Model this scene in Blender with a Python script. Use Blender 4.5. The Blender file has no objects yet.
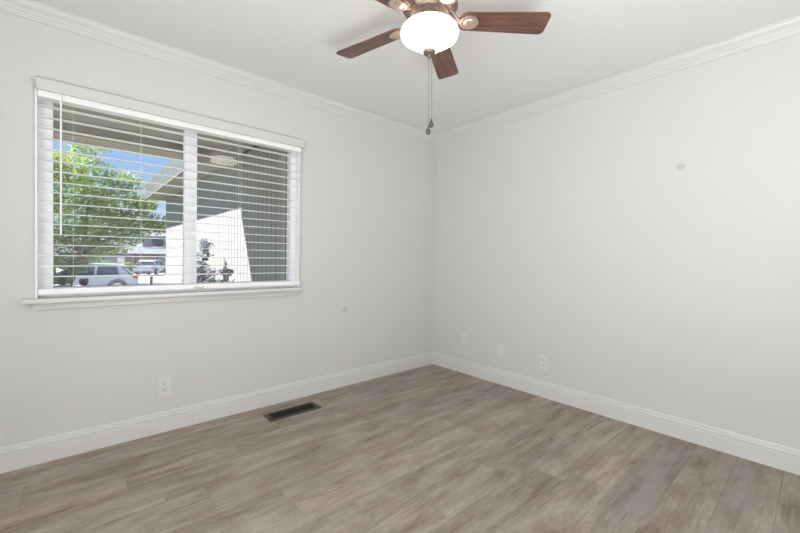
import bpy, bmesh, math, random
from mathutils import Vector, Matrix
PI = math.pi
R_ = math.radians
sc = bpy.context.scene
C = sc.collection

# ------------------------------------------------------------------ camera, sky, sun, lights, exposure
def basis():
    yaw, pitch, roll = 0.8499, -0.0156, 0.0127
    F = Vector((math.cos(yaw)*math.cos(pitch), math.sin(yaw)*math.cos(pitch), math.sin(pitch)))
    R = Vector((math.sin(yaw), -math.cos(yaw), 0)); U = R.cross(F)
    c, s = math.cos(roll), math.sin(roll)
    return F, R*c + U*s, U*c - R*s
F, RR, U = basis()
cd = bpy.data.cameras.new('camera'); cam = bpy.data.objects.new('camera', cd); C.objects.link(cam)
m = Matrix((RR, U, -F)).transposed().to_4x4(); m.translation = Vector((-2.9321, -2.7841, 1.1307))
cam.matrix_world = m
cd.sensor_width = 36; cd.lens = 372.48/800*36; cd.shift_y = -1.884/800*-1*-1
cd.clip_start = .05; cd.clip_end = 500
sc.camera = cam

vs = sc.view_settings
vs.view_transform = 'Standard'; vs.look = 'None'; vs.gamma = 1; vs.use_curve_mapping = False
vs.exposure = 0.0
sc.cycles.use_denoising = True
sc.cycles.max_bounces = 10; sc.cycles.diffuse_bounces = 6; sc.cycles.transparent_max_bounces = 16
sc.cycles.sample_clamp_indirect = 6

w = bpy.data.worlds.new('sky'); sc.world = w; w.use_nodes = True
nt = w.node_tree; nt.nodes.clear()
wo = nt.nodes.new('ShaderNodeOutputWorld'); bg = nt.nodes.new('ShaderNodeBackground')
tc = nt.nodes.new('ShaderNodeTexCoord'); sp = nt.nodes.new('ShaderNodeSeparateXYZ'); cr = nt.nodes.new('ShaderNodeValToRGB')
nt.links.new(tc.outputs['Generated'], sp.inputs[0]); nt.links.new(sp.outputs['Z'], cr.inputs[0])
nt.links.new(cr.outputs[0], bg.inputs[0]); nt.links.new(bg.outputs[0], wo.inputs[0])
e = cr.color_ramp.elements
e[0].position = 0.0; e[0].color = (.72, .84, 1, 1)
e[1].position = 0.7; e[1].color = (.12, .3, .8, 1)
x = e.new(0.10); x.color = (.55, .75, 1, 1)
x = e.new(0.26); x.color = (.22, .48, .95, 1)
bg.inputs[1].default_value = 0.95

sl = bpy.data.lights.new('sun', 'SUN'); sl.energy = 21.0; sl.angle = R_(.6); sl.color = (1, .98, .95)
so = bpy.data.objects.new('sun', sl); C.objects.link(so)
so.rotation_euler = Vector((1.13, -1.0, -2.09)).to_track_quat('-Z', 'Y').to_euler()

def area(name, loc, direction, sx, sy, power, col=(1, 1, 1)):
    l = bpy.data.lights.new(name, 'AREA'); l.shape = 'RECTANGLE'; l.size = sx; l.size_y = sy; l.energy = power; l.color = col
    o = bpy.data.objects.new(name, l); C.objects.link(o); o.location = loc
    o.rotation_euler = Vector(direction).to_track_quat('-Z', 'Z').to_euler()
    return o
# added area lights behind the camera, standing in for daylight and ceiling bounce
area('upward_fill_light', (-2.3, -3.2, .65), (.08, .12, 1), 1.2, .8, 42, (.975, .988, 1))
area('side_fill_light', (-4.02, -2.6, 1.30), (1, .0, .05), 1.3, 1.6, 51, (.975, .988, 1))

# ------------------------------------------------------------------ materials
def mat(name, col=(.8, .8, .8), rough=.5, metal=0, noise=0, nscale=8, bump=0, bscale=60, spec=.5, emit=None, estr=0, trans=0, stretch=(1, 1, 1)):
    M = bpy.data.materials.new(name); M.use_nodes = True
    n = M.node_tree; b = n.nodes['Principled BSDF']
    b.inputs['Base Color'].default_value = (*col, 1); b.inputs['Roughness'].default_value = rough
    b.inputs['Metallic'].default_value = metal; b.inputs['Specular IOR Level'].default_value = spec
    if trans: b.inputs['Transmission Weight'].default_value = trans
    if emit: b.inputs['Emission Color'].default_value = (*emit, 1); b.inputs['Emission Strength'].default_value = estr
    t = n.nodes.new('ShaderNodeTexCoord'); mp = n.nodes.new('ShaderNodeMapping'); mp.inputs['Scale'].default_value = stretch
    n.links.new(t.outputs['Object'], mp.inputs[0])
    if noise:
        nz = n.nodes.new('ShaderNodeTexNoise'); nz.inputs['Scale'].default_value = nscale; nz.inputs['Detail'].default_value = 4
        n.links.new(mp.outputs[0], nz.inputs['Vector'])
        r = n.nodes.new('ShaderNodeMapRange'); r.inputs[1].default_value = .3; r.inputs[2].default_value = .7
        r.inputs[3].default_value = 1-noise; r.inputs[4].default_value = 1+noise
        n.links.new(nz.outputs['Fac'], r.inputs[0])
        v = n.nodes.new('ShaderNodeVectorMath'); v.operation = 'SCALE'; v.inputs[0].default_value = col
        n.links.new(r.outputs[0], v.inputs['Scale']); n.links.new(v.outputs[0], b.inputs['Base Color'])
    if bump:
        nz = n.nodes.new('ShaderNodeTexNoise'); nz.inputs['Scale'].default_value = bscale; nz.inputs['Detail'].default_value = 3
        n.links.new(mp.outputs[0], nz.inputs['Vector'])
        bp = n.nodes.new('ShaderNodeBump'); bp.inputs['Strength'].default_value = bump; bp.inputs['Distance'].default_value = .01
        n.links.new(nz.outputs['Fac'], bp.inputs['Height']); n.links.new(bp.outputs[0], b.inputs['Normal'])
    return M

M = {}
M['wall'] = mat('wall_paint', (.655, .655, .645), .75, bump=.10, bscale=45, noise=.006, nscale=2, spec=.3)
M['ceiling'] = mat('ceiling_paint', (.81, .81, .80), .8, bump=.08, bscale=50, spec=.2)
M['trim'] = mat('trim_paint', (.69, .69, .685), .32, noise=.005, nscale=3)
M['valance'] = mat('valance_paint', (.64, .64, .63), .5, noise=.006, nscale=3)
M['vinyl'] = mat('white_vinyl', (.90, .90, .93), .35, noise=.005, nscale=5)
M['slat'] = mat('blind_slat_white', (.93, .93, .93), .4, noise=.006, nscale=5)
M['cord'] = mat('blind_cord', (.8, .8, .78), .7, noise=.03, nscale=200)
M['plate'] = mat('plate_plastic', (.71, .71, .70), .35, noise=.005, nscale=20)
M['slot'] = mat('dark_slot', (.05, .05, .05), .6, noise=.1, nscale=50)
M['patch'] = mat('wall_patch', (.54, .54, .525), .7, noise=.04, nscale=30)
M['vent'] = mat('vent_bronze', (.016, .013, .011), .42, metal=.5, noise=.1, nscale=40)
M['vent_edge'] = mat('vent_flange_bronze', (.065, .048, .038), .4, metal=.5, noise=.1, nscale=40)
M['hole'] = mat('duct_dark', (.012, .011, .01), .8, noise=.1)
M['bronze'] = mat('brushed_bronze', (.27, .20, .165), .5, metal=.85, noise=.12, nscale=30)
M['copper'] = mat('polished_copper_bronze', (.60, .46, .38), .3, metal=.7, noise=.1, nscale=30)
M['chain'] = mat('chain_metal', (.25, .22, .19), .4, metal=.8, noise=.1, nscale=90)
M['bob'] = mat('dark_bob', (.09, .08, .07), .3, metal=.4, noise=.1, nscale=60)
M['bulb'] = mat('lit_bowl_glass', (.95, .93, .9), .3, emit=(1, .93, .86), estr=5.0, noise=.01)
M['glass'] = None

def wood_blade():
    m_ = bpy.data.materials.new('walnut_blade'); m_.use_nodes = True; n = m_.node_tree; b = n.nodes['Principled BSDF']
    t = n.nodes.new('ShaderNodeTexCoord'); mp = n.nodes.new('ShaderNodeMapping'); mp.inputs['Scale'].default_value = (3, 45, 10)
    nz = n.nodes.new('ShaderNodeTexNoise'); nz.inputs['Scale'].default_value = 1.5; nz.inputs['Detail'].default_value = 6; nz.inputs['Distortion'].default_value = .6
    r = n.nodes.new('ShaderNodeValToRGB'); r.color_ramp.elements[0].position = .3; r.color_ramp.elements[1].position = .72
    r.color_ramp.elements[0].color = (.065, .031, .023, 1); r.color_ramp.elements[1].color = (.225, .108, .074, 1)
    n.links.new(t.outputs['Object'], mp.inputs[0]); n.links.new(mp.outputs[0], nz.inputs['Vector'])
    n.links.new(nz.outputs['Fac'], r.inputs[0]); n.links.new(r.outputs[0], b.inputs['Base Color'])
    b.inputs['Roughness'].default_value = .38
    return m_
M['blade'] = wood_blade()

def glass_mat():
    m_ = bpy.data.materials.new('window_glass'); m_.use_nodes = True; n = m_.node_tree; n.nodes.clear()
    o = n.nodes.new('ShaderNodeOutputMaterial'); tr = n.nodes.new('ShaderNodeBsdfTransparent'); gl = n.nodes.new('ShaderNodeBsdfGlossy')
    gl.inputs['Roughness'].default_value = .01; mx = n.nodes.new('ShaderNodeMixShader'); fr = n.nodes.new('ShaderNodeFresnel'); fr.inputs[0].default_value = 1.5
    tr.inputs[0].default_value = (.97, .975, .975, 1)
    n.links.new(fr.outputs[0], mx.inputs[0]); n.links.new(tr.outputs[0], mx.inputs[1]); n.links.new(gl.outputs[0], mx.inputs[2])
    n.links.new(mx.outputs[0], o.inputs[0])
    return m_
M['glass'] = glass_mat()

def floor_mat():
    m_ = bpy.data.materials.new('plank_floor'); m_.use_nodes = True; n = m_.node_tree; b = n.nodes['Principled BSDF']
    L = n.links.new
    def math_(op, a, b_=None, c=None):
        k = n.nodes.new('ShaderNodeMath'); k.operation = op
        for i, v in enumerate((a, b_, c)):
            if v is None: continue
            if isinstance(v, (int, float)): k.inputs[i].default_value = v
            else: L(v, k.inputs[i])
        return k.outputs[0]
    def noise(vec, scale, detail=4, dist=0, rough=.5):
        k = n.nodes.new('ShaderNodeTexNoise'); k.inputs['Scale'].default_value = scale; k.inputs['Detail'].default_value = detail
        k.inputs['Distortion'].default_value = dist; k.inputs['Roughness'].default_value = rough; L(vec, k.inputs['Vector']); return k.outputs['Fac']
    def comb(x, y, z):
        k = n.nodes.new('ShaderNodeCombineXYZ')
        for i, v in enumerate((x, y, z)):
            if isinstance(v, (int, float)): k.inputs[i].default_value = v
            else: L(v, k.inputs[i])
        return k.outputs[0]
    def ramp(f, stops):
        k = n.nodes.new('ShaderNodeValToRGB'); L(f, k.inputs[0]); e = k.color_ramp.elements
        e[0].position = stops[0][0]; e[0].color = (*stops[0][1], 1); e[1].position = stops[-1][0]; e[1].color = (*stops[-1][1], 1)
        for p_, c_ in stops[1:-1]: q = e.new(p_); q.color = (*c_, 1)
        return k.outputs[0]
    def mix(mode, f, a, b_):
        k = n.nodes.new('ShaderNodeMixRGB'); k.blend_type = mode
        for i, v in enumerate((f, a, b_)):
            if isinstance(v, (int, float)): k.inputs[i].default_value = v
            elif isinstance(v, tuple): k.inputs[i].default_value = (*v, 1)
            else: L(v, k.inputs[i])
        return k.outputs[0]
    t = n.nodes.new('ShaderNodeTexCoord'); s = n.nodes.new('ShaderNodeSeparateXYZ'); L(t.outputs['Object'], s.inputs[0])
    X, Y = s.outputs[0], s.outputs[1]
    W, LEN = .1855, 1.22
    v = math_('DIVIDE', math_('ADD', Y, .0650), W); row = math_('FLOOR', v); fv = math_('FRACT', v)
    wn = n.nodes.new('ShaderNodeTexWhiteNoise'); wn.noise_dimensions = '1D'; L(row, wn.inputs['W'])
    u = math_('ADD', math_('DIVIDE', X, LEN), math_('MULTIPLY', wn.outputs['Value'], 7.3)); col = math_('FLOOR', u); fu = math_('FRACT', u)
    w2 = n.nodes.new('ShaderNodeTexWhiteNoise'); w2.noise_dimensions = '2D'; L(comb(col, row, 0), w2.inputs['Vector'])
    rnd = w2.outputs['Value']; rc = n.nodes.new('ShaderNodeSeparateColor'); L(w2.outputs['Color'], rc.inputs[0])
    off = math_('MULTIPLY', rnd, 37.0)
    # large soft blotches, stretched a little along the plank
    blotch = noise(comb(math_('ADD', math_('MULTIPLY', X, 1.0), off), math_('MULTIPLY', Y, 3.6), off), 3.0, 7, .35, .66)
    grain = noise(comb(math_('ADD', math_('MULTIPLY', X, 1.6), off), math_('MULTIPLY', Y, 30), 0), 2.6, 8, .35, .7)
    fine = noise(comb(math_('ADD', math_('MULTIPLY', X, 9), off), math_('MULTIPLY', Y, 160), 3), 2.0, 5, .3, .7)
    speck = noise(comb(math_('MULTIPLY', X, 1.0), math_('MULTIPLY', Y, 1.0), off), 55, 3, 0, .6)
    base = ramp(blotch, [(.30, (.190, .145, .110)), (.43, (.285, .230, .186)), (.56, (.350, .300, .255)), (.70, (.420, .370, .320))])
    tint = ramp(rc.outputs[1], [(0, (.97, .98, 1.0)), (.5, (1, 1, 1)), (1, (1.03, 1.0, .96))])
    c = mix('MULTIPLY', 1.0, base, tint)
    val = math_('ADD', .92, math_('MULTIPLY', rc.outputs[0], .16))
    c = mix('MULTIPLY', 1.0, c, comb(val, val, val))
    g = math_('ADD', .66, math_('MULTIPLY', grain, .68)); c = mix('MULTIPLY', 1.0, c, comb(g, g, g))
    g = math_('ADD', .70, math_('MULTIPLY', fine, .60)); c = mix('MULTIPLY', 1.0, c, comb(g, g, g))
    g = math_('ADD', .82, math_('MULTIPLY', speck, .36)); c = mix('MULTIPLY', 1.0, c, comb(g, g, g))
    # greyish saw-mark patches
    gp = noise(comb(math_('ADD', math_('MULTIPLY', X, .8), 11), math_('MULTIPLY', Y, 2.2), off), 1.7, 3, .4)
    gf = ramp(gp, [(.48, (0, 0, 0)), (.66, (1, 1, 1))])
    k = n.nodes.new('ShaderNodeSeparateColor'); L(gf, k.inputs[0])
    c = mix('MIX', math_('MULTIPLY', k.outputs[0], .42), c, (.255, .230, .205))
    # brown streaks along the grain and small knots
    st = noise(comb(math_('ADD', math_('MULTIPLY', X, .9), off), math_('MULTIPLY', Y, 16), 7), 1.6, 4, .9)
    sf = ramp(st, [(.60, (0, 0, 0)), (.72, (1, 1, 1))]); k = n.nodes.new('ShaderNodeSeparateColor'); L(sf, k.inputs[0])
    c = mix('MIX', math_('MULTIPLY', k.outputs[0], .5), c, (.130, .092, .066))
    vo = n.nodes.new('ShaderNodeTexVoronoi'); vo.inputs['Scale'].default_value = 2.1; vo.feature = 'F1'
    L(comb(math_('ADD', X, off), math_('MULTIPLY', Y, 1.9), 0), vo.inputs['Vector'])
    kn = math_('LESS_THAN', vo.outputs['Distance'], .035); c = mix('MIX', math_('MULTIPLY', kn, .6), c, (.10, .068, .05))
    # thin dark cracks along the grain, and short darker strips
    ck = noise(comb(math_('ADD', math_('MULTIPLY', X, 1.1), off), math_('MULTIPLY', Y, 75), 2), 1.5, 3, .5)
    cm = noise(comb(math_('ADD', math_('MULTIPLY', X, 1.6), 5), math_('MULTIPLY', Y, 3.5), off), 1.6, 3)
    cf = math_('MULTIPLY', math_('GREATER_THAN', ck, .665), math_('GREATER_THAN', cm, .53))
    c = mix('MIX', math_('MULTIPLY', cf, .75), c, (.105, .080, .062))
    sub = math_('FLOOR', math_('MULTIPLY', fv, 4.0)); w3 = n.nodes.new('ShaderNodeTexWhiteNoise'); w3.noise_dimensions = '3D'
    L(comb(math_('FLOOR', math_('ADD', math_('MULTIPLY', u, 2.3), rnd)), row, sub), w3.inputs['Vector'])
    dk = math_('SUBTRACT', 1.02, math_('MULTIPLY', math_('GREATER_THAN', w3.outputs['Value'], .82), .12)); c = mix('MULTIPLY', 1.0, c, comb(dk, dk, dk))
    # seams
    sv = math_('MINIMUM', fv, math_('SUBTRACT', 1, fv)); su = math_('MINIMUM', fu, math_('SUBTRACT', 1, fu))
    sm = math_('MAXIMUM', math_('LESS_THAN', sv, .010), math_('MULTIPLY', .5, math_('LESS_THAN', su, .0012)))
    vary = noise(comb(math_('MULTIPLY', X, 1.3), row, 5), 1.0, 1)
    sf_ = math_('MULTIPLY', sm, math_('MULTIPLY', math_('MAXIMUM', math_('SUBTRACT', vary, .38), 0.04), 2.2))
    c = mix('MIX', sf_, c, (.055, .042, .033))
    L(c, b.inputs['Base Color'])
    r = math_('ADD', .42, math_('MULTIPLY', grain, .2)); L(r, b.inputs['Roughness']); b.inputs['Specular IOR Level'].default_value = .35
    bp = n.nodes.new('ShaderNodeBump'); bp.inputs['Strength'].default_value = .12; bp.inputs['Distance'].default_value = .003
    L(math_('SUBTRACT', grain, math_('MULTIPLY', sm, 1.0)), bp.inputs['Height']); L(bp.outputs[0], b.inputs['Normal'])
    return m_
M['floor'] = floor_mat()

# exterior materials
M['siding'] = mat('grey_siding', (.33, .32, .315), .8, noise=.05, nscale=6, stretch=(1, 1, .2))
M['groove'] = mat('siding_groove', (.10, .105, .10), .9, noise=.1)
M['soffit'] = mat('khaki_soffit', (.40, .37, .325), .8, noise=.04, nscale=4)
M['beam'] = mat('eave_beam_taupe', (.30, .27, .22), .8, noise=.05, nscale=5)
M['gutter'] = mat('grey_fascia_paint', (.115, .12, .13), .5, noise=.04, nscale=4)
M['shingle'] = mat('roof_shingle', (.23, .22, .21), .9, noise=.2, nscale=12)
M['lawn'] = mat('lawn', (.07, .095, .035), .95, noise=.3, nscale=3, bump=.3, bscale=30)
M['concrete'] = mat('concrete', (.27, .27, .275), .85, noise=.05, nscale=2)
M['slab'] = mat('porch_concrete', (.24, .23, .215), .85, noise=.06, nscale=3)
M['asphalt'] = mat('asphalt', (.40, .40, .40), .9, noise=.06, nscale=2)
M['bark'] = mat('bark', (.22, .16, .11), .9, noise=.25, nscale=12, bump=.4, bscale=20, stretch=(1, 1, .3))
M['leaf'] = mat('leaf_light', (.30, .38, .06), .6, noise=.3, nscale=1.5)
M['leaf_d'] = mat('leaf_mid', (.13, .26, .055), .6, noise=.3, nscale=1.5)
M['leaf_b'] = mat('leaf_shadow_blue', (.17, .19, .22), .7, noise=.3, nscale=6)  # blue-grey of the plant shadows on the wall, put into the foliage colour
for k in ('leaf', 'leaf_d', 'leaf_b'):
    n = M[k].node_tree; b = n.nodes['Principled BSDF']; o = n.nodes['Material Output']
    tl = n.nodes.new('ShaderNodeBsdfTranslucent'); mx = n.nodes.new('ShaderNodeMixShader'); mx.inputs[0].default_value = .4
    src = b.inputs['Base Color'].links[0].from_socket; n.links.new(src, tl.inputs[0])
    n.links.new(b.outputs[0], mx.inputs[1]); n.links.new(tl.outputs[0], mx.inputs[2]); n.links.new(mx.outputs[0], o.inputs[0])
M['carpaint'] = mat('white_car_paint', (.50, .51, .53), .25, noise=.01)
M['silver'] = mat('silver_car_paint', (.45, .48, .52), .3, metal=.2, noise=.01)
M['tyre'] = mat('tyre_rubber', (.03, .03, .032), .8, noise=.1)
M['rim'] = mat('alloy_rim', (.5, .5, .52), .35, metal=.7, noise=.05)
M['cladding'] = mat('dark_cladding', (.06, .06, .065), .7, noise=.1)
M['carglass'] = mat('car_glass', (.03, .045, .065), .08, noise=.05)
M['red'] = mat('tail_light_red', (.45, .03, .02), .3, noise=.05)
M['salmon'] = mat('salmon_door', (.27, .15, .125), .7, noise=.04, nscale=3)
M['housewall'] = mat('pale_blue_stucco', (.24, .265, .30), .85, noise=.04, nscale=2)
M['houseroof'] = mat('slate_roof', (.09, .105, .12), .85, noise=.1, nscale=2)
M['brickish'] = mat('brown_trim', (.22, .11, .09), .8, noise=.1)
M['pot'] = mat('black_pot', (.012, .012, .014), .5, noise=.1)
M['wood'] = mat('post_wood', (.12, .09, .08), .8, noise=.15)

# ------------------------------------------------------------------ mesh helpers
class MB:
    def __init__(s): s.bm = bmesh.new()
    def box(s, x0, y0, z0, x1, y1, z1, bev=0, mtx=None):
        t = bmesh.new(); bmesh.ops.create_cube(t, size=1)
        for v in t.verts:
            v.co = Vector(((x0+x1)/2 + v.co.x*(x1-x0), (y0+y1)/2 + v.co.y*(y1-y0), (z0+z1)/2 + v.co.z*(z1-z0)))
        if bev: bmesh.ops.bevel(t, geom=t.edges[:], offset=bev, segments=2, affect='EDGES', profile=.7)
        if mtx: bmesh.ops.transform(t, matrix=mtx, verts=t.verts)
        s.merge(t); return s
    def merge(s, t):
        me = bpy.data.meshes.new('t'); t.to_mesh(me); t.free(); s.bm.from_mesh(me); bpy.data.meshes.remove(me)
    def prism(s, pts, a, b, axis):   # extrude 2D polygon along axis from a to b
        def P(u, v, w_): return {'x': (w_, u, v), 'y': (u, w_, v), 'z': (u, v, w_)}[axis]
        A = [s.bm.verts.new(P(u, v, a)) for u, v in pts]; B = [s.bm.verts.new(P(u, v, b)) for u, v in pts]
        n = len(pts)
        for i in range(n): s.bm.faces.new((A[i], A[(i+1) % n], B[(i+1) % n], B[i]))
        s.bm.faces.new(A[::-1]); s.bm.faces.new(B); return s
    def sweep(s, path, prof):        # miter-swept profile [(offset, z)] along xy path (open); offset is to the left of travel
        rings = []
        for i, p in enumerate(path):
            p = Vector(p)
            d1 = (Vector(path[i]) - Vector(path[i-1])).normalized() if i > 0 else None
            d2 = (Vector(path[i+1]) - Vector(path[i])).normalized() if i < len(path)-1 else None
            if d1 is None: d1 = d2
            if d2 is None: d2 = d1
            n1 = Vector((-d1.y, d1.x)); n2 = Vector((-d2.y, d2.x)); nn = (n1+n2).normalized(); k = 1/max(.2, nn.dot(n1))
            rings.append([s.bm.verts.new((p.x+nn.x*o*k, p.y+nn.y*o*k, z)) for o, z in prof])
        for a, b in zip(rings, rings[1:]):
            for j in range(len(prof)):
                j2 = (j+1) % len(prof); s.bm.faces.new((a[j], a[j2], b[j2], b[j]))
        s.bm.faces.new(rings[0]); s.bm.faces.new(rings[-1][::-1]); return s
    def lathe(s, prof, c=(0, 0, 0), seg=32, axis='z', closed=False):
        rings = []
        for r, z in prof:
            ring = []
            for i in range(seg):
                a = 2*PI*i/seg; q = (r*math.cos(a), r*math.sin(a), z)
                if axis == 'y': q = (q[0], q[2], q[1])
                if axis == 'x': q = (q[2], q[0], q[1])
                ring.append(s.bm.verts.new(Vector(c)+Vector(q)))
            rings.append(ring)
        for a, b in zip(rings, rings[1:]):
            for i in range(seg): s.bm.faces.new((a[i], a[(i+1) % seg], b[(i+1) % seg], b[i]))
        if prof[0][0] > 1e-5: s.bm.faces.new(rings[0][::-1])
        if prof[-1][0] > 1e-5: s.bm.faces.new(rings[-1])
        return s
    def tube(s, pts, r, seg=8):
        pts = [Vector(p) for p in pts]; rs = r if isinstance(r, (list, tuple)) else [r]*len(pts)
        rings = []
        for i, p in enumerate(pts):
            d = (pts[min(i+1, len(pts)-1)]-pts[max(i-1, 0)]).normalized()
            u = d.orthogonal().normalized() if i == 0 else (u - d*u.dot(d)).normalized()
            v = d.cross(u)
            rings.append([s.bm.verts.new(p+(u*math.cos(2*PI*k/seg)+v*math.sin(2*PI*k/seg))*rs[i]) for k in range(seg)])
        for a, b in zip(rings, rings[1:]):
            for i in range(seg): s.bm.faces.new((a[i], a[(i+1) % seg], b[(i+1) % seg], b[i]))
        s.bm.faces.new(rings[0][::-1]); s.bm.faces.new(rings[-1]); return s
    def build(s, name, material, parent=None, smooth=False):
        bmesh.ops.remove_doubles(s.bm, verts=s.bm.verts, dist=1e-6)
        bmesh.ops.recalc_face_normals(s.bm, faces=s.bm.faces)
        me = bpy.data.meshes.new(name); s.bm.to_mesh(me); s.bm.free()
        if smooth:
            me.polygons.foreach_set('use_smooth', [True]*len(me.polygons))
            me.set_sharp_from_angle(angle=R_(40))
        me.materials.append(material)
        o = bpy.data.objects.new(name, me); C.objects.link(o)
        if parent: o.parent = parent
        return o
def tag(o, label, cat, group=None, kind=None):
    if label: o['label'] = label
    if cat: o['category'] = cat
    if group: o['group'] = group
    if kind: o['kind'] = kind
    return o
def empty(name, loc=(0, 0, 0), rz=0):
    o = bpy.data.objects.new(name, None); C.objects.link(o); o.location = loc; o.rotation_euler = (0, 0, rz); o.empty_display_size = .1
    return o
def struct(o, label=None):
    o['kind'] = 'structure'
    if label: o['label'] = label
    return o
def copy_tree(o, parent=None):
    kids = [c for c in bpy.data.objects if c.parent == o]
    c = o.copy(); C.objects.link(c); c.parent = parent
    for k in kids: copy_tree(k, c)
    return c

# ------------------------------------------------------------------ room shell   (corner at the origin, room in x<0, y<0)
H = 2.44; X0, Y0 = -4.05, -3.65
WX0, WX1, WZ0, WZ1 = -3.074, -1.583, .892, 2.000      # window opening
b = MB(); b.box(X0-.12, Y0-.12, -.1, .12, .14, 0)
struct(b.build('floor', M['floor']), 'grey-brown wood plank floor')
b = MB(); b.box(X0-.12, Y0-.12, H, .12, .14, H+.1)
struct(b.build('ceiling', M['ceiling']), 'plain white ceiling')
b = MB()
for q in ((X0-.12, 0, WX0, H), (WX1, 0, .12, H), (WX0, 0, WX1, WZ0), (WX0, WZ1, WX1, H)):
    b.box(q[0], 0, q[1], q[2], .14, q[3])
struct(b.build('wall_back', M['wall']), 'white wall with the window')
struct(MB().box(0, Y0-.12, 0, .12, 0, H).build('wall_right', M['wall']), 'plain white wall with three cover plates')
struct(MB().box(X0-.12, Y0-.12, 0, 0, Y0, H).build('wall_front', M['wall']))
struct(MB().box(X0-.12, Y0, 0, X0, 0, H).build('wall_left', M['wall']))

# baseboards, stepped profile (offset into the room is to the right of travel from back-left to corner)
bp = [(0, 0), (-.014, 0), (-.014, .088), (-.009, .0905), (-.009, .0945), (-.014, .098), (-.0135, .105), (-.0085, .1085), (-.0085, .1125), (-.0075, .121), (-.006, .128), (-.003, .131), (0, .131)]
struct(MB().sweep([(X0, 0), (0, 0)], bp).build('baseboard_back', M['trim']))
b = MB(); b.sweep([(0, 0), (0, Y0)], bp); struct(b.build('baseboard_right', M['trim']))
cp = [(0, H), (-.060, H), (-.060, H-.006), (-.054, H-.010), (-.051, H-.020), (-.043, H-.030), (-.032, H-.038), (-.026, H-.046), (-.022, H-.052), (-.016, H-.055), (-.014, H-.062), (-.009, H-.066), (-.008, H-.074), (0, H-.078)]
struct(MB().sweep([(X0, 0), (0, 0), (0, Y0), (X0, Y0), (X0, 0)], cp).build('trim_1', M['trim']), 'white crown moulding')

# ------------------------------------------------------------------ window
win = empty('window_1', (0, 0, 0)); struct(win, 'two-pane sliding window with white vinyl frame')
GX = [(-3.014, -2.373), (-2.295, -1.628)]; GZ0, GZ1 = .945, 1.985
b = MB()
b.box(WX0, .035, WZ0, GX[0][0], .10, WZ1); b.box(GX[1][1], .035, WZ0, WX1, .10, WZ1)
b.box(GX[0][0], .035, WZ0, GX[1][1], .10, GZ0); b.box(GX[0][0], .035, GZ1, GX[1][1], .10, WZ1)
b.build('window_frame', M['vinyl'], win)
b = MB(); b.box(GX[0][1], .040, GZ0, GX[1][0]-.032, .085, GZ1, .002); b.box(GX[1][0]-.032, .05, GZ0, GX[1][0], .095, GZ1, .002)
b.build('window_mullion', M['vinyl'], win)
for i, (a, c_) in enumerate(GX):
    MB().box(a, .068+.01*i, GZ0, c_, .072+.01*i, GZ1).build('window_pane', M['glass'], win)
b = MB()                                                # thin raised liner round the opening
b.box(WX0-.007, -.034, WZ0-.01, WX0+.001, .035, WZ1); b.box(WX1-.001, -.03, WZ0-.01, WX1+.006, .035, WZ1)
b.build('window_casing', M['vinyl'], win)
b = MB(); b.box(-3.128, -.070, .872, -1.568, .035, .894, .004); b.build('window_sill', M['trim'], win)
b = MB(); b.box(-3.092, -.016, .832, -1.578, 0, .872, .003); b.build('window_apron', M['trim'], win)

bl = empty('window_blind', (-2.33, -.03, 0))
tag(bl, 'white horizontal slat blind with open slats hanging in front of the sliding window', 'blind')
def off(mb, name, mt, parent, o=(2.33, .03, 0), **k):
    bmesh.ops.translate(mb.bm, verts=mb.bm.verts, vec=o); return mb.build(name, mt, parent, **k)
b = MB()
SX0, SX1 = WX0+.004, WX1-.004
for k in range(1, 18):
    z = .9545+.0566*k
    n = 6; tilt = R_(1.5)
    top = []; bot = []
    for j in range(n+1):
        u = -.021+.042*j/n; cz = .0015*(1-(u/.021)**2)+u*math.tan(tilt)
        top.append((-.031+u, z+cz+.0014)); bot.append((-.031+u, z+cz-.0014))
    b.prism(top+bot[::-1], SX0, SX1, 'x')
off(b, 'slats', M['slat'], bl)
off(MB().box(SX0, -.062, 1.957, SX1, -.004, 2.035, .002), 'headrail', M['slat'], bl)
off(MB().box(SX0, -.056, .915, SX1, -.006, .946, .004), 'bottom_rail', M['slat'], bl)
b = MB(); b.prism([(-.0005, 1.990), (-.0005, 2.080), (-.012, 2.078), (-.030, 2.068), (-.052, 2.058), (-.072, 2.052), (-.079, 2.047), (-.080, 1.990), (-.070, 1.990), (-.070, 2.040), (-.012, 2.042), (-.012, 1.990)], -3.074, -1.574, 'x')
b.box(-3.074, -.071, 1.990, -3.060, -.0005, 2.042); b.box(-1.588, -.071, 1.990, -1.574, -.0005, 2.042)
off(b, 'valance', M['valance'], bl)
for x in (-2.93, -2.62, -2.04, -1.72):
    b = MB()
    for y in (-.0565, -.0015): b.tube([(x, y, 2.0), (x, y, .93)], .0007, 5)
    off(b, 'ladder_cord', M['cord'], bl)
wd = off(MB().tube([(-2.979, -.066, 1.992), (-2.979, -.068, 1.95), (-2.9795, -.068, 1.235)], .0046, 8), 'tilt_wand', M['vinyl'], bl, smooth=True)
off(MB().box(-2.333, -.0575, .917, -2.275, -.0558, .929), 'rail_tag', M['patch'], bl)['label'] = 'small grey tag on the bottom rail'

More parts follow.
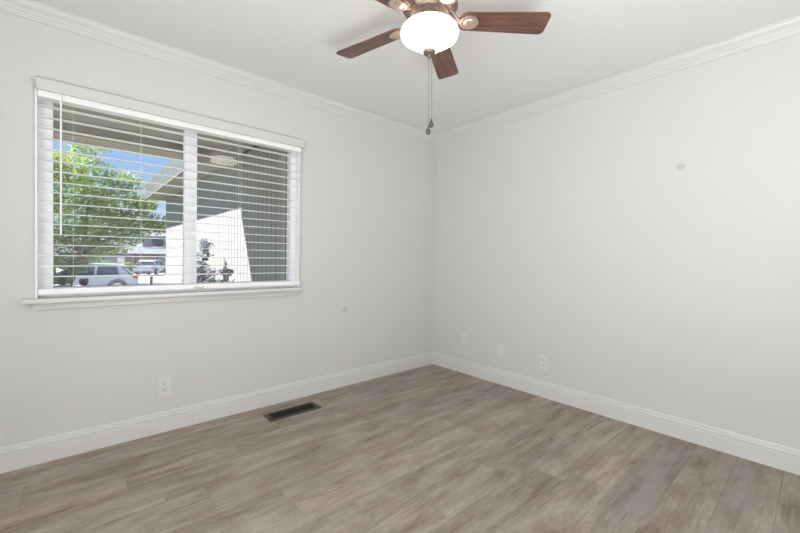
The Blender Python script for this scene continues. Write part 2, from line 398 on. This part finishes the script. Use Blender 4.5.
# ------------------------------------------------------------------ floor vent
v = empty('floor_vent', (-1.717, -.230, 0)); tag(v, 'dark bronze floor register set in the planks under the window wall', 'floor vent')
b = MB(); hx, hy = .195, .0715
b.box(-hx, -hy, 0, hx, -hy+.024, .005, .002); b.box(-hx, hy-.024, 0, hx, hy, .005, .002)
b.box(-hx, -hy+.02, 0, -hx+.03, hy-.02, .005, .002); b.box(hx-.03, -hy+.02, 0, hx, hy-.02, .005, .002)
b.build('flange', M['vent_edge'], v)
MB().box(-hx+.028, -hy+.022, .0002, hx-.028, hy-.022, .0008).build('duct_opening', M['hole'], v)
b = MB()
for i in range(38):
    x = -hx+.036+i*(2*hx-.072)/37
    b.box(x-.0018, -hy+.022, .001, x+.0018, hy-.022, .0042)
for y in (-.024, 0, .024): b.box(-hx+.028, y-.0015, .001, hx-.028, y+.0015, .0045)
b.build('grille', M['vent'], v)

# ------------------------------------------------------------------ wall plates
def plate(name, w_, h_): return MB().box(-w_/2, -.006, -h_/2, w_/2, 0, h_/2, .0022)
def duplex(name):
    e_ = empty(name)
    plate('p', .072, .116).build('cover_plate', M['plate'], e_)
    for s in (-1, 1):
        b = MB(); pts = [(.0165*math.cos(a), max(-.0125, min(.0125, .0165*math.sin(a)))) for a in [2*PI*i/24 for i in range(24)]]
        b.prism([(u, w_+s*.0195) for u, w_ in pts], -.0085, -.004, 'y')
        r = b.build('receptacle', M['plate'], e_)
        b = MB(); z = s*.0195
        b.box(-.0085, -.0092, z-.001, -.0055, -.0084, z+.008); b.box(.0055, -.0092, z-.001, .0085, -.0084, z+.007)
        b.lathe([(.0026, -.0092), (.0026, -.0084)], (0, 0, z-.0065), 10, 'y')
        b.build('slots', M['slot'], r)
    MB().lathe([(.0001, -.0072), (.003, -.0068), (.0035, -.0055)], (0, 0, 0), 12, 'y').build('screw', M['plate'], e_)
    return e_
o = duplex('wall_outlet'); o.location = (-2.490, 0, .290)
tag(o, 'white duplex outlet on the window wall below the blind', 'outlet')
def blank(name, kind):
    e_ = empty(name); plate('p', .072, .116).build('cover_plate', M['plate'], e_)
    if kind == 'blank':
        for z in (-.042, .042): MB().lathe([(.0001, -.0072), (.0028, -.0068), (.0034, -.0055)], (0, 0, z), 12, 'y').build('screw', M['plate'], e_)
    else:
        MB().box(-.017, -.0085, -.034, .017, -.004, .034, .0015).build('insert', M['plate'], e_)
        MB().lathe([(.0001, -.016), (.004, -.0155), (.0048, -.008)], (0, 0, .0), 12, 'y').build('socket', M['slot'], e_)
    return e_
o = blank('cover_plate_blank', 'blank'); o.name = 'wall_plate'; o.location = (0, -.435, .357); o.rotation_euler = (0, 0, -PI/2)
tag(o, 'white blank wall plate nearest the corner on the right wall', 'wall plate')
o = blank('wall_plate', 'blank'); o.location = (0, -.862, .303); o.rotation_euler = (0, 0, -PI/2)
tag(o, 'white blank wall plate between the corner plate and the outlet on the right wall', 'wall plate')
o = duplex('wall_outlet'); o.location = (0, -1.268, .288); o.rotation_euler = (0, 0, -PI/2)
tag(o, 'white outlet on the right wall, farthest of its plates from the corner', 'outlet')

def disc(name, loc, r, rz, label):
    b = MB(); b.lathe([(r*.9, -.0022), (r, -.0012), (r, 0)], (0, 0, 0), 24, 'y'); o = b.build(name, M['patch'], smooth=True)
    o.location = loc; o.rotation_euler = (0, 0, rz); tag(o, label, 'wall patch')
disc('wall_patch', (-1.126, 0, .681), .026, 0, 'round grey patch on the window wall below and right of the blind')
disc('wall_patch', (0, -2.166, 1.743), .023, -PI/2, 'round pale grey patch high on the right wall')
disc('wall_patch', (-.223, 0, .318), .006, 0, 'tiny grey dot low on the window wall close to the corner')

# ------------------------------------------------------------------ ceiling fan
FX, FY, ZB = -1.656, -1.523, 2.266
fan = empty('ceiling_fan', (FX, FY, H)); tag(fan, 'bronze ceiling fan with walnut blades and a lit white bowl light', 'ceiling fan')
z = lambda a: a-H
b = MB(); b.lathe([(.085, 0), (.088, z(2.43)), (.095, z(2.41)), (.125, z(2.395)), (.132, z(2.375)), (.132, z(2.345)), (.126, z(2.335)), (.132, z(2.325)), (.118, z(2.305)), (.095, z(2.298)), (.09, z(2.290))], seg=48)
b.build('motor_housing', M['bronze'], fan, smooth=True)
b = MB(); b.lathe([(.07, z(2.30)), (.066, z(2.290)), (.052, z(2.284)), (.048, z(2.270)), (.050, z(2.256)), (.060, z(2.250)), (.074, z(2.246)), (.084, z(2.240)), (.084, z(2.234)), (.05, z(2.232))], seg=48)
b.build('light_fitter', M['bronze'], fan, smooth=True)
b = MB(); pr = [(.090, 2.240), (.108, 2.237), (.122, 2.228), (.133, 2.216), (.138, 2.202), (.134, 2.188), (.115, 2.174), (.092, 2.161), (.074, 2.149), (.059, 2.137), (.043, 2.126), (.02, 2.119)]
b.lathe([(r, z(q)) for r, q in pr], seg=48); bw = b.build('glass_bowl', M['bulb'], fan, smooth=True); bw['label'] = 'glowing frosted white glass bowl'
b = MB(); b.lathe([(.028, z(2.124)), (.031, z(2.117)), (.026, z(2.107)), (.012, z(2.101)), (.008, z(2.096)), (.0095, z(2.091)), (.006, z(2.085)), (.0005, z(2.082))], seg=24)
b.build('finial', M['bronze'], fan, smooth=True)
def blade():
    # along +x, clockwise side (-y) raised
    e0 = MB(); N = 10
    out = []
    r0, r1, w0, w1 = .138, .564, .052, .064
    cr = .022
    for cx, cy, a0 in ((r1-cr, w1-cr, 0), ):
        pass
    def arc(cx, cy, r, a, b_): return [(cx+r*math.cos(R_(a+(b_-a)*i/6)), cy+r*math.sin(R_(a+(b_-a)*i/6))) for i in range(7)]
    out = arc(r1-cr, w1-cr, cr, 90, 0) + arc(r1-cr, -w1+cr, cr, 0, -90) + arc(r0+.038, -w0+.038, .038, -90, -180) + arc(r0+.038, w0-.038, .038, 180, 90)
    e0.prism(out, -.003, .003, 'z'); bmesh.ops.bevel(e0.bm, geom=[ed for ed in e0.bm.edges if abs(ed.verts[0].co.z-ed.verts[1].co.z) < 1e-6], offset=.0012, segments=1, affect='EDGES')
    return e0
pitch = Matrix.Rotation(R_(-11), 4, 'X')
bd = blade(); bmesh.ops.transform(bd.bm, matrix=pitch, verts=bd.bm.verts)
B0 = bd.build('blade', M['blade'], fan)
B0.location = (0, 0, ZB-H)
iron = MB()
iron.tube([(.085, 0, .045), (.105, .004, .020), (.125, .006, .006), (.142, .004, -.004), (.160, 0, -.007)], [.010, .009, .008, .006, .005], 8)
iron.tube([(.085, -.022, .045), (.11, -.018, .028), (.128, -.010, .008), (.150, -.004, -.006)], [.007, .006, .006, .005], 8)
Bi = iron.build('blade_iron', M['bronze'], B0, smooth=True)
md = MB(); md.lathe([(.034, -.004), (.034, -.009), (.030, -.011), (.024, -.0095), (.021, -.0095), (.018, -.013), (.010, -.016), (.0005, -.017)], (0, 0, 0), 32)
for vv in md.bm.verts: vv.co.x = vv.co.x*1.3+.188; vv.co.y *= 1.12
bmesh.ops.transform(md.bm, matrix=pitch, verts=md.bm.verts)
Bm = md.build('medallion', M['copper'], B0, smooth=True)
th0 = 104.06
B0.rotation_euler = (0, 0, R_(th0))
for k in range(1, 5):
    c_ = copy_tree(B0, fan); c_.rotation_euler = (0, 0, R_(th0-72*k))
def chain(x, y, zt, zb):
    b = MB(); nb = int((zt-zb)/.012)
    b.tube([(x, y, z(zt)), (x, y, z(zb))], .0010, 5)
    for i in range(nb):
        t_ = bmesh.new(); bmesh.ops.create_icosphere(t_, subdivisions=1, radius=.0019, matrix=Matrix.Translation((x, y, z(zt-.012*i)))); b.merge(t_)
    o = b.build('pull_chain', M['chain'], fan)
    b = MB(); b.lathe([(.0005, .016), (.003, .013), (.004, .004), (.009, -.008), (.0115, -.018), (.009, -.027), (.0005, -.031)], (x, y, z(zb)), 16)
    q = b.build('chain_bob', M['bob'], o, smooth=True)
chain(0, 0, 2.083, 1.755)
chain(.011, -.009, 2.118, 1.79)

# ================================================================== outside
random.seed(4)
GZ = -.20; SZ = -1.17
b = MB()
pr = [(.14, GZ), (6.0, GZ-.08), (13.0, SZ+.02), (13.0, SZ-.5), (.14, SZ-.5)]
b.prism(pr, -30, 12, 'x'); struct(b.build('lawn', M['lawn']))
struct(MB().box(-60, 13.0, SZ-.4, 80, 90, SZ).build('street', M['concrete']))
struct(MB().box(-5.2, .14, GZ-.1, -1.66, 1.9, GZ+.02).build('porch_slab', M['slab']))
# porch eave of this house
struct(MB().box(-6, .14, 2.225, -1.59, 1.30, 2.245).build('porch_soffit', M['soffit']))
b = MB(); b.box(-6, 1.28, 2.105, -1.886, 1.56, 2.32); struct(b.build('porch_beam', M['beam']))
b = MB(); b.prism([(-.14+.28, 2.245), (1.56, 2.245), (1.56, 2.33), (.14, 2.8)], -6, -1.3, 'x'); struct(b.build('porch_roof', M['shingle']))
# wing of the house
XW, YE = -1.590, 5.56
b = MB(); b.box(XW, .14, GZ-.1, XW+.15, YE, 2.2)
struct(b.build('wing_wall', M['siding']))
b = MB(); y = .2
while y < YE:
    b.box(XW-.0012, y-.005, GZ, XW+.01, y+.005, 2.2); y += .1016
struct(b.build('siding_trim', M['groove']), 'vertical grooves of the siding')
struct(MB().box(-1.860, 1.30, 2.205, XW+.15, 5.75, 2.22).build('wing_soffit', M['soffit']))
struct(MB().box(-1.886, 1.56, 2.215, -1.862, 5.78, 2.49).build('wing_fascia', M['gutter']))
struct(MB().box(-1.890, 1.56, 2.203, -1.860, 5.79, 2.215).build('wing_fascia_trim', M['beam']))
b = MB(); b.prism([(-1.860, 2.22), (-1.0, 2.22), (-1.0, 2.9), (-1.860, 2.47)], 1.56, 5.75, 'y'); struct(b.build('wing_roof', M['shingle']))

def leaves(n, blobs, size, seed, name, mt, parent=None, flat=.5):
    rnd = random.Random(seed); vs_, fs = [], []
    for i in range(n):
        c0, r0 = rnd.choices(blobs, weights=[bb[1]**2 for bb in blobs])[0]
        while True:
            d = Vector((rnd.uniform(-1, 1), rnd.uniform(-1, 1), rnd.uniform(-1, 1)))
            if .25 < d.length < 1: break
        p = Vector(c0)+Vector((d.x*r0, d.y*r0, d.z*r0*flat))
        a = Vector((rnd.gauss(0, 1), rnd.gauss(0, 1), rnd.gauss(0, .6))).normalized(); nn = Vector((rnd.gauss(0, .6), rnd.gauss(0, .6), 1)).normalized()
        s = size*rnd.uniform(.6, 1.3); t = a.cross(nn).normalized()*s*.38; a = a*s
        q = len(vs_); vs_ += [p, p+a*.5+t, p+a, p+a*.5-t]; fs.append((q, q+1, q+2, q+3))
    me = bpy.data.meshes.new(name); me.from_pydata([tuple(v_) for v_ in vs_], [], fs); me.materials.append(mt)
    o = bpy.data.objects.new(name, me); C.objects.link(o)
    if parent: o.parent = parent
    return o
def tree(name, loc, trunk, blobs, nleaf, size, mt, label, seed, group=None, flat=.5):
    t = empty(name, loc); tag(t, label, 'tree', group)
    b = MB()
    for pts, r in trunk: b.tube(pts, r, 8)
    b.build('trunk', M['bark'], t, smooth=True)
    leaves(nleaf, blobs, size, seed, 'foliage', mt, t, flat)
    return t
rnd = random.Random(9)
trunk = [([(0, 0, 0), (-.05, .02, .5), (-.22, .06, 1.1), (-.35, .1, 1.7), (-.4, .2, 2.4)], [.10, .085, .07, .05, .03]),
         ([(-.1, 0, .7), (.05, .1, 1.3), (.35, .15, 1.9), (.7, .1, 2.3), (1.1, 0, 2.7)], [.07, .055, .04, .03, .02]),
         ([(-.1, .02, .7), (.1, -.2, 1.3), (.25, -.4, 2.0), (.3, -.5, 2.7)], [.07, .055, .04, .02]),
         ([(.15, .1, 1.6), (.6, -.2, 1.95), (1.1, -.5, 2.15), (1.5, -.8, 2.3)], [.03, .022, .015, .01]),
         ([(-.3, .1, 1.5), (-.6, .3, 2.0), (-.9, .4, 2.6)], [.05, .035, .02])]
blobs = [((-.1, 0, 2.9), .9), ((.8, -.2, 2.75), .7), ((-.8, .3, 2.7), .8), ((1.2, -.6, 2.35), .5), ((.5, -.3, 2.3), .6), ((-.5, .1, 2.0), .7), ((.2, .2, 1.95), .5), ((1.0, -.4, 2.05), .35), ((1.45, -.85, 2.25), .32), ((1.2, -.9, 2.75), .3),
         ((-.9, .3, 1.7), .6), ((.45, .1, 1.75), .4), ((-.3, .2, 1.55), .45), ((.1, 0, 3.45), .7), ((-.7, .1, 3.5), .8), ((-1.2, .3, 4.0), .6), ((.35, 0, 4.0), .4), ((-.1, -.2, 1.5), .35), ((.1, .1, 1.35), .25), ((.75, -.1, 1.85), .4), ((-.6, 0, 1.3), .4), ((-.95, .2, 1.3), .4), ((-.3, .1, 1.15), .3), ((.25, -.1, 1.6), .35), ((.9, -.5, 3.2), .4)]
tree('garden_tree', (-3.0, 7.6, -.5), trunk, blobs, 26000, .062, M['leaf'], 'light green leafy tree on the lawn outside the left window pane', 3)
# taller trees behind it
for i, (lx, ly, s) in enumerate([(-9.0, 33, 1.4), (-2.4, 35, 1.4), (-15.5, 36, 1.5)]):
    tree('background_tree', (lx, ly, SZ), [([(0, 0, 0), (.1, 0, 2*s), (0, .1, 4*s)], [.2, .15, .07])],
         [((0, 0, 4.2*s), 1.8*s), ((1.3*s, .2, 3.4*s), 1.2*s), ((-1.4*s, 0, 3.5*s), 1.3*s), ((.3, 0, 5.4*s), 1.1*s), ((0, 0, 2.6*s), 1.3*s)], 4500, .19, M['leaf_d'],
         ['darker green tree standing directly behind the garden tree', 'darker green tree rising over the white vehicle outside', 'darker green tree at the far left edge of the window view'][i], 20+i, 'trees beyond the garden', .7)
# shrubs shaped and coloured as the plant shadows on the wing wall
def shrub(loc, h, r, n, seed, label, name='shadow_shrub'):
    t = empty(name, loc); tag(t, label, 'shrub', 'shrubs standing in for shadows on the wing wall')
    b = MB(); b.tube([(0, 0, 0), (.01, .01, h*.5), (0, 0, h*.9)], [.012, .009, .004], 6); b.build('stem', M['bark'], t)
    nb = max(3, int(h/.14)); bb = [((random.uniform(-.3, .3)*r, random.uniform(-.3, .3)*r, h*(.25+.72*i/(nb-1))), r*(1.1-.55*i/(nb-1))) for i in range(nb)]
    leaves(int(n*1.7), bb, .038, seed, 'foliage', M['leaf_b'], t, 1.0)
shrub((-1.80, 1.98, GZ), 1.52, .13, 1500, 31, 'tall narrow shadow-coloured shrub against the sunlit wall seen beside the window mullion')
shrub((-1.84, 2.45, GZ), 1.38, .13, 1300, 32, 'narrow shadow-coloured shrub half hidden by the window mullion')
shrub((-1.80, 1.62, GZ), 1.20, .09, 700, 33, 'low shadow-coloured shrub just right of the tall narrow one')
shrub((-1.80, 1.25, GZ), 1.21, .06, 500, 34, 'small spindly shadow-coloured shrub in the middle of the sunlit wall')
shrub((-1.80, .98, GZ), 1.22, .055, 450, 35, 'small spindly shadow-coloured shrub by the shadow edge of the sunlit wall')

# pots
def pot(loc, r, label):
    t = MB(); t.lathe([(r*.6, 0), (r*.9, r*.5), (r, r*1.1), (r*.96, r*1.55), (r*.86, r*1.75), (r*.8, r*1.75), (r*.86, r*1.5), (r*.5, r*1.3), (.001, r*1.3)], (0, 0, 0), 24)
    o = t.build('plant_pot', M['pot'], smooth=True); o.location = loc; tag(o, label, 'plant pot', 'black pots on the pedestals')
def pedestal(loc, h, label):
    o = MB().box(-.1, -.1, 0, .1, .1, h, .01).build('pedestal', M['concrete']); o.location = loc; tag(o, label, 'pedestal', 'pedestals under the pots')
pedestal((-3.06, 5.2, GZ-.08), .93, 'low concrete pedestal under the leftmost black pot'); pot((-3.06, 5.2, GZ-.08+.93), .068, 'round black pot at the lower left of the window view')
pedestal((-2.80, 5.05, GZ-.08), .92, 'low concrete pedestal under the black pot nearer the white car'); pot((-2.80, 5.05, GZ-.08+.92), .062, 'round black pot in front of the nose of the white car outside')

# cars
def car(name, loc, rz, paint, L_, Wd, Ht, label, suv=True):
    t = empty(name, loc, rz); tag(t, label, 'car')
    h2 = Wd/2; k = L_/4.6; hh = Ht/1.65
    low = [(-2.3, .35), (-2.28, .75), (-2.15, .98), (-1.2, 1.08), (1.9, 1.10), (2.22, 1.02), (2.3, .7), (2.28, .35)]
    b = MB(); s = b.bm
    def ring(y, ins, zs): return [s.verts.new((u*k*(1-ins), y, v_*hh)) for u, v_ in low]
    rings = [ring(-h2*.9, .015, 0), ring(-h2, 0, 0), ring(h2, 0, 0), ring(h2*.9, .015, 0)]
    for a, c_ in zip(rings, rings[1:]):
        for i in range(len(low)): s.faces.new((a[i], a[(i+1) % len(low)], c_[(i+1) % len(low)], c_[i]))
    s.faces.new(rings[0]); s.faces.new(rings[-1][::-1])
    b.build('body', paint, t)
    roof = [(-1.35, 1.06), (-.55, 1.58), (.2, 1.65), (1.5, 1.60), (2.05, 1.08)]
    b = MB(); s = b.bm
    A = [s.verts.new((u*k, -h2*(.94 if v_ < 1.2 else .74), v_*hh)) for u, v_ in roof]; B = [s.verts.new((u*k, h2*(.94 if v_ < 1.2 else .74), v_*hh)) for u, v_ in roof]
    for i in range(len(roof)): s.faces.new((A[i], A[(i+1) % 5], B[(i+1) % 5], B[i]))
    s.faces.new(A); s.faces.new(B[::-1]); b.build('cabin', M['carglass'], t)
    b = MB()
    b.prism([(-.62*k, 1.55*hh), (.2*k, 1.63*hh), (1.52*k, 1.58*hh), (1.72*k, 1.55*hh), (1.5*k, 1.66*hh), (.2*k, 1.70*hh), (-.6*k, 1.62*hh)], -h2*.76, h2*.76, 'y')
    for sg in (-1, 1):
        for u0, u1, ut in ((.35, .45, .38), (1.45, 1.95, 1.35), (-1.36, -1.26, -.6)):
            p0 = [Vector((u0*k, sg*h2*.95, 1.06*hh)), Vector((u1*k, sg*h2*.95, 1.06*hh)), Vector(((ut+.12)*k, sg*h2*.76, 1.6*hh)), Vector((ut*k, sg*h2*.76, 1.6*hh))]
            vv = [b.bm.verts.new(q) for q in p0] + [b.bm.verts.new(q+Vector((0, -sg*.04, 0))) for q in p0]
            for f_ in ((0, 1, 2, 3), (7, 6, 5, 4), (0, 4, 5, 1), (1, 5, 6, 2), (2, 6, 7, 3), (3, 7, 4, 0)): b.bm.faces.new([vv[j] for j in f_])
    b.build('roof', paint, t)
    for sg in (-1, 1):
        for u in (-1.42, 1.38):
            b = MB(); b.lathe([(.42*hh, 0), (.46*hh, .02), (.46*hh, .03)], (u*k, sg*h2-(.0 if sg > 0 else .03), .37*hh), 28, 'y'); b.build('wheel_arch', M['cladding'], t)
            b = MB(); b.lathe([(.30*hh, -.11), (.345*hh, -.09), (.36*hh, 0), (.345*hh, .09), (.30*hh, .11)], (u*k, sg*(h2-.04), .36*hh), 28, 'y'); wh = b.build('wheel', M['tyre'], t, smooth=True)
            b = MB(); c0 = (u*k, sg*(h2+.072), .36*hh); b.lathe([(.25*hh, -.01), (.25*hh, .01), (.21*hh, .012)], c0, 24, 'y')
            b.build('rim', M['rim'], wh)
    for sg in (-1, 1):
        MB().box(2.08*k, sg*h2*.86-.14, .86*hh, 2.31*k, sg*h2*.86+.14, 1.02*hh, .01).build('tail_light', M['red'], t)
    MB().box(-2.33*k, -h2*.9, .3*hh, 2.33*k, h2*.9, .5*hh, .03).build('bumper', M['cladding'], t)
# the white car stands side on, nose to the left, tail to the right
car('parked_car', (-2.25, 26.12, SZ), R_(-8), M['carpaint'], 4.9, 1.95, 1.74, 'white car parked side-on in the street with its tail to the right')
car('parked_car', (4.15, 49.6, SZ), R_(-118), M['silver'], 4.9, 2.0, 1.75, 'silver-white car parked in front of the salmon garage door')

# house across the street
hs = empty('neighbour_house', (4.6, 58.0, SZ), R_(-41)); tag(hs, 'pale blue house across the street with a salmon garage door', 'house')
MB().box(-9, 0, 0, 3.2, 8, 2.7).build('wall', M['housewall'], hs)
MB().box(-1.9, 2, 2.7, 2.2, 7, 5.2).build('upper_wall', M['housewall'], hs)
b = MB(); b.prism([(-1.1, 2.55), (4, 4.1), (9, 2.6), (9, 2.5), (-1.1, 2.45)], -9.6, 3.8, 'x'); b.build('roof', M['houseroof'], hs)
b = MB(); b.prism([(1.4, 5.0), (4.5, 6.0), (7.6, 5.0)], -2.3, 2.6, 'x'); b.build('upper_roof', M['houseroof'], hs)
d = MB().box(-1.35, -.06, 0, 1.35, 0, 2.25, .01).build('garage_door', M['salmon'], hs)
b = MB(); b.box(-1.6, -.09, 0, -1.38, 0, 2.4); b.box(1.38, -.09, 0, 1.6, 0, 2.4); b.box(-1.6, -.09, 2.27, 1.6, 0, 2.42); b.build('door_surround', M['brickish'], hs)
q = MB().box(-.5, 1.93, 3.6, 1.0, 2.0, 4.7).build('window', M['carglass'], hs); MB().box(-.6, 1.9, 3.5, 1.1, 1.96, 3.6).build('sill', M['vinyl'], q)
q = MB().box(-3.9, -.05, .6, -3.0, 0, 2.0).build('window', M['vinyl'], hs)
q = MB().box(-2.8, -.06, .0, -2.1, 0, 2.1).build('front_door', M['brickish'], hs)
# hedge and post
hd = leaves(5000, [((0, 0, .7), .9), ((1.1, -.9, .7), .8), ((-1.2, 1.0, .7), .9), ((-2.3, 2.0, .8), 1.0)], .16, 51, 'street_hedge', M['leaf_d'], None, .9)
hd.location = (2.3, 55.0, SZ); tag(hd, 'dark green hedge across the street left of the silver-white car', 'hedge')
o = MB().box(-.06, -.06, 0, .06, .06, 1.35, .01).build('mail_post', M['wood']); o.location = (-.25, 17.4, SZ); tag(o, 'short dark post standing at the street edge', 'post')
